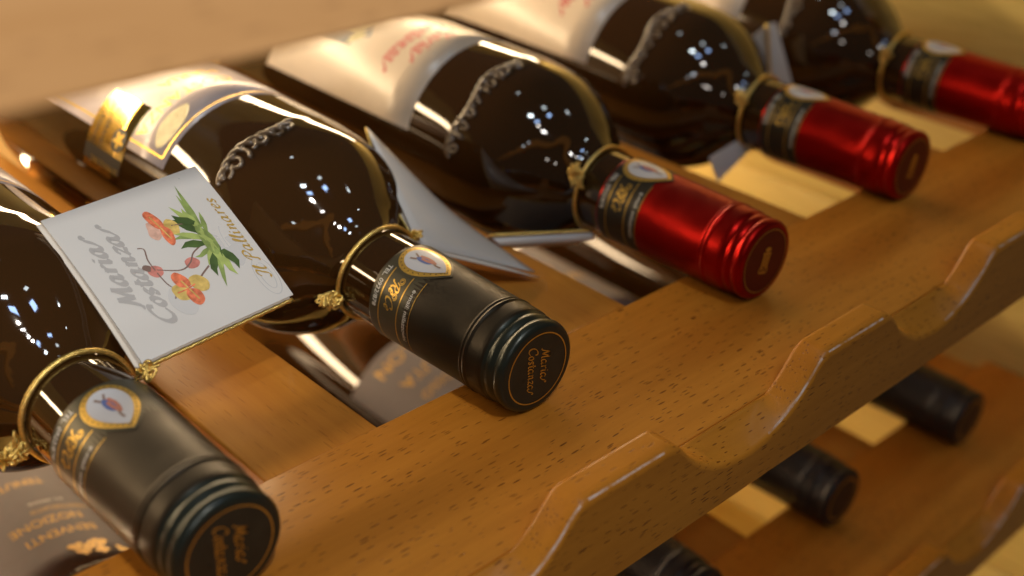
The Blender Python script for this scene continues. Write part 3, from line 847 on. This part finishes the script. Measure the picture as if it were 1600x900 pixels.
# lower flower
card_poly('petal', [(.30, .35), (.33, .40), (.27, .46), (.18, .47), (.13, .42), (.16, .36), (.23, .33)], M['faint_print'], .00013)
card_poly('petal', [(.38, .42), (.40, .46), (.34, .50), (.29, .49), (.31, .43)], M['petal'], .00018)
card_poly('petal', [(.28, .47), (.25, .52), (.19, .52), (.165, .48), (.19, .45), (.25, .44)], M['petal'], .00019)
card_poly('petal', [(.33, .50), (.34, .56), (.28, .60), (.23, .57), (.25, .51)], M['petal_yellow'], .00016)
card_poly('petal', [(.31, .38), (.33, .42), (.28, .47), (.22, .45), (.24, .39)], M['petal_yellow'], .00015)
card_line('petal_vein', [(.34, .46), (.27, .475), (.20, .49)], .0006, M['petal_yellow'], .00024)
card_line('petal_vein', [(.28, .40), (.28, .46), (.29, .52)], .0005, M['petal'], .00024)
card_poly('mark', [(.955, .855), (.965, .865), (.955, .88), (.945, .87)], M['faint_print'], .0001)

# card of the sharp grey bottle, half folded down against the red capped bottle
t2 = thing('neck_tag', 'white folded card bent between the sharp grey capped bottle and the red capped bottle', 'neck tag', (.0150, .1335, .0210), group=GT)
K = Vector((.0160, .1330, .0215)); A2 = Vector((.0290, .1795, .0490)); B2 = Vector((.0602, .1170, .0016))
mid = (A2 + B2) / 2; D2 = mid + (mid - CAMP).normalized() * .016 + Vector((0, 0, -.006))
def bent_leaf(name, K, A, B, D, mat, parent, n=10, th=.0004):
    v = []; f = []
    for j in range(n + 1):
        for i in range(n + 1):
            u, w = i / n, j / n
            p = K * (1 - u) * (1 - w) + A * u * (1 - w) + B * (1 - u) * w + D * u * w
            v.append(p)
    for j in range(n):
        for i in range(n):
            q = j * (n + 1) + i; f.append((q, q + 1, q + n + 2, q + n + 1))
    return obj(name, loc(parent, v), f, mat, parent, smooth=True)
lf2 = bent_leaf('front_leaf', K, A2, B2, D2, M['card'], t2)
lf2.modifiers.new('thickness', 'SOLIDIFY').thickness = .0005
lb2 = bent_leaf('back_leaf', K + Vector((-.0006, -.0004, -.0012)), A2 + Vector((-.0055, -.003, -.005)), B2 + Vector((-.001, -.0035, -.0006)), D2 + Vector((-.012, -.004, -.010)), M['card_inner'], t2)
lb2.modifiers.new('thickness', 'SOLIDIFY').thickness = .0005
def on_leaf2(u, w): 
    return K * (1 - u) * (1 - w) + A2 * u * (1 - w) + B2 * (1 - u) * w + D2 * u * w + (CAMP - K).normalized() * .0003 - Vector(t2.location)
a = script('MariA', .08, .022); obj('lettering', [on_leaf2(.22 + y * .8 + .02, .52 - x * .42) for x, y in a[0]], a[1], M['faint_print'], lf2)
a = script('Co', .09, .022); obj('lettering', [on_leaf2(.44 + y * .8, .42 - x * .9) for x, y in a[0]], a[1], M['grey_print'], lf2)
g = Geo(); cord_ring(g, b2, tilt=-.001)
tube(g, [K + (A2 - K) * q + Vector((-.002, -.001, -.002)) * math.sin(math.pi * q) for q in [i / 20 for i in range(21)]], .0005, 6)
localise(g.obj('gold_cord', M['gold_cord'], t2, True), t2)
g = Geo(); knot(g, (.0150, .1345, .0250), .0028, 4, 13); localise(g.obj('cord_knot', M['gold_cord'], t2, True), t2)
g = Geo(); knot(g, (-.0205, .1345, .0120), .0034, 5, 14); localise(g.obj('cord_knot', M['gold_cord'], t2, True), t2)
g = Geo(); knot(g, (-.0235, .1345, .0130), .0030, 4, 15); localise(g.obj('cord_knot', M['gold_cord'], t2, True), t2)

# card of the first red bottle, lying edge-on under its neck
t3 = thing('neck_tag', 'white card seen edge-on beneath the neck of the first red capped bottle', 'neck tag', (.0930, .1310, .012), group=GT)
T0, T1 = Vector((.0647, .1475, .0042)), Vector((.0996, .1244, .0042))
Q0, Q1 = Vector((.0668, .1432, .0006)), Vector((.0988, .1222, .0009))
BK = Vector((.007, .014, -.014))
leaf('front_leaf', loc(t3, [T0, T1, T1 + BK, T0 + BK]), M['card'], t3, .0005, .0006)
leaf('back_leaf', loc(t3, [Q0, Q1, T1 - Vector((0, 0, .0007)), T0 - Vector((0, 0, .0007))]), M['card'], t3, .0006, .0008)
g = Geo(); cord_ring(g, b3, tilt=.0012)
tube(g, [T0 + (T1 - T0) * q + Vector((-.0004, -.0006, .0002)) for q in [i / 20 for i in range(21)]], .0006, 6)
localise(g.obj('gold_cord', M['gold_cord'], t3, True), t3)
g = Geo(); knot(g, (.0955, .1310, .0260), .0030, 4, 23); localise(g.obj('cord_knot', M['gold_cord'], t3, True), t3)
g = Geo(); knot(g, (.0945, .1315, .0300), .0026, 4, 24); localise(g.obj('cord_knot', M['gold_cord'], t3, True), t3)

# card of the middle red bottle, standing up behind its neck, one corner hanging below
t4 = thing('neck_tag', 'open white card standing behind the middle red capped bottle, gold cord down its fold', 'neck tag', (.235, .142, .02), group=GT)
LB, FB = Vector((0.2810, 0.1777, 0.0126)), Vector((0.2840, 0.1723, 0.0104))
FT, LT = Vector((0.2840, 0.1796, 0.0401)), Vector((0.2800, 0.1876, 0.0304))
RB, RT = Vector((0.2910, 0.1626, 0.0091)), Vector((0.2880, 0.1771, 0.0410))
leaf('front_leaf', loc(t4, [LB, FB, FT, LT]), M['card'], t4, .0005)
leaf('back_leaf', loc(t4, [FB, RB, RT, FT]), M['card'], t4, .0005)
leaf('hanging_corner', loc(t4, [Vector((.1969, .1420, .0032)), Vector((.2007, .1380, -.0087)), Vector((.2260, .1400, -.0001)), Vector((.2227, .1430, .0063))]), M['card'], t4, .0005)
g = Geo(); tube(g, [FB + (FT - FB) * q + (CAMP - FB).normalized() * .0012 for q in [i / 12 for i in range(13)]], .0009, 6)
localise(g.obj('fold_cord', M['gold_cord'], t4, True), t4)
g = Geo(); cord_ring(g, b4, tilt=.001)
localise(g.obj('gold_cord', M['gold_cord'], t4, True), t4)
g = Geo(); knot(g, (.2180, .1420, .0260), .0030, 4, 33); localise(g.obj('cord_knot', M['gold_cord'], t4, True), t4)
g = Geo(); knot(g, (.2165, .1425, .0290), .0026, 3, 34); localise(g.obj('cord_knot', M['gold_cord'], t4, True), t4)

t5 = thing('tied_string', 'gold cord knotted round the neck of the blurred red bottle at the right end', 'string', (.347, .1365, .0158))
g = Geo(); cord_ring(g, b5, tilt=.001)
localise(g.obj('cord_loop', M['gold_cord'], t5, True), t5)
g = Geo(); knot(g, (.3310, .1365, .0240), .0030, 4, 43); localise(g.obj('cord_knot', M['gold_cord'], t5, True), t5)
g = Geo(); knot(g, (.3300, .1370, .0280), .0024, 3, 44); localise(g.obj('cord_knot', M['gold_cord'], t5, True), t5)
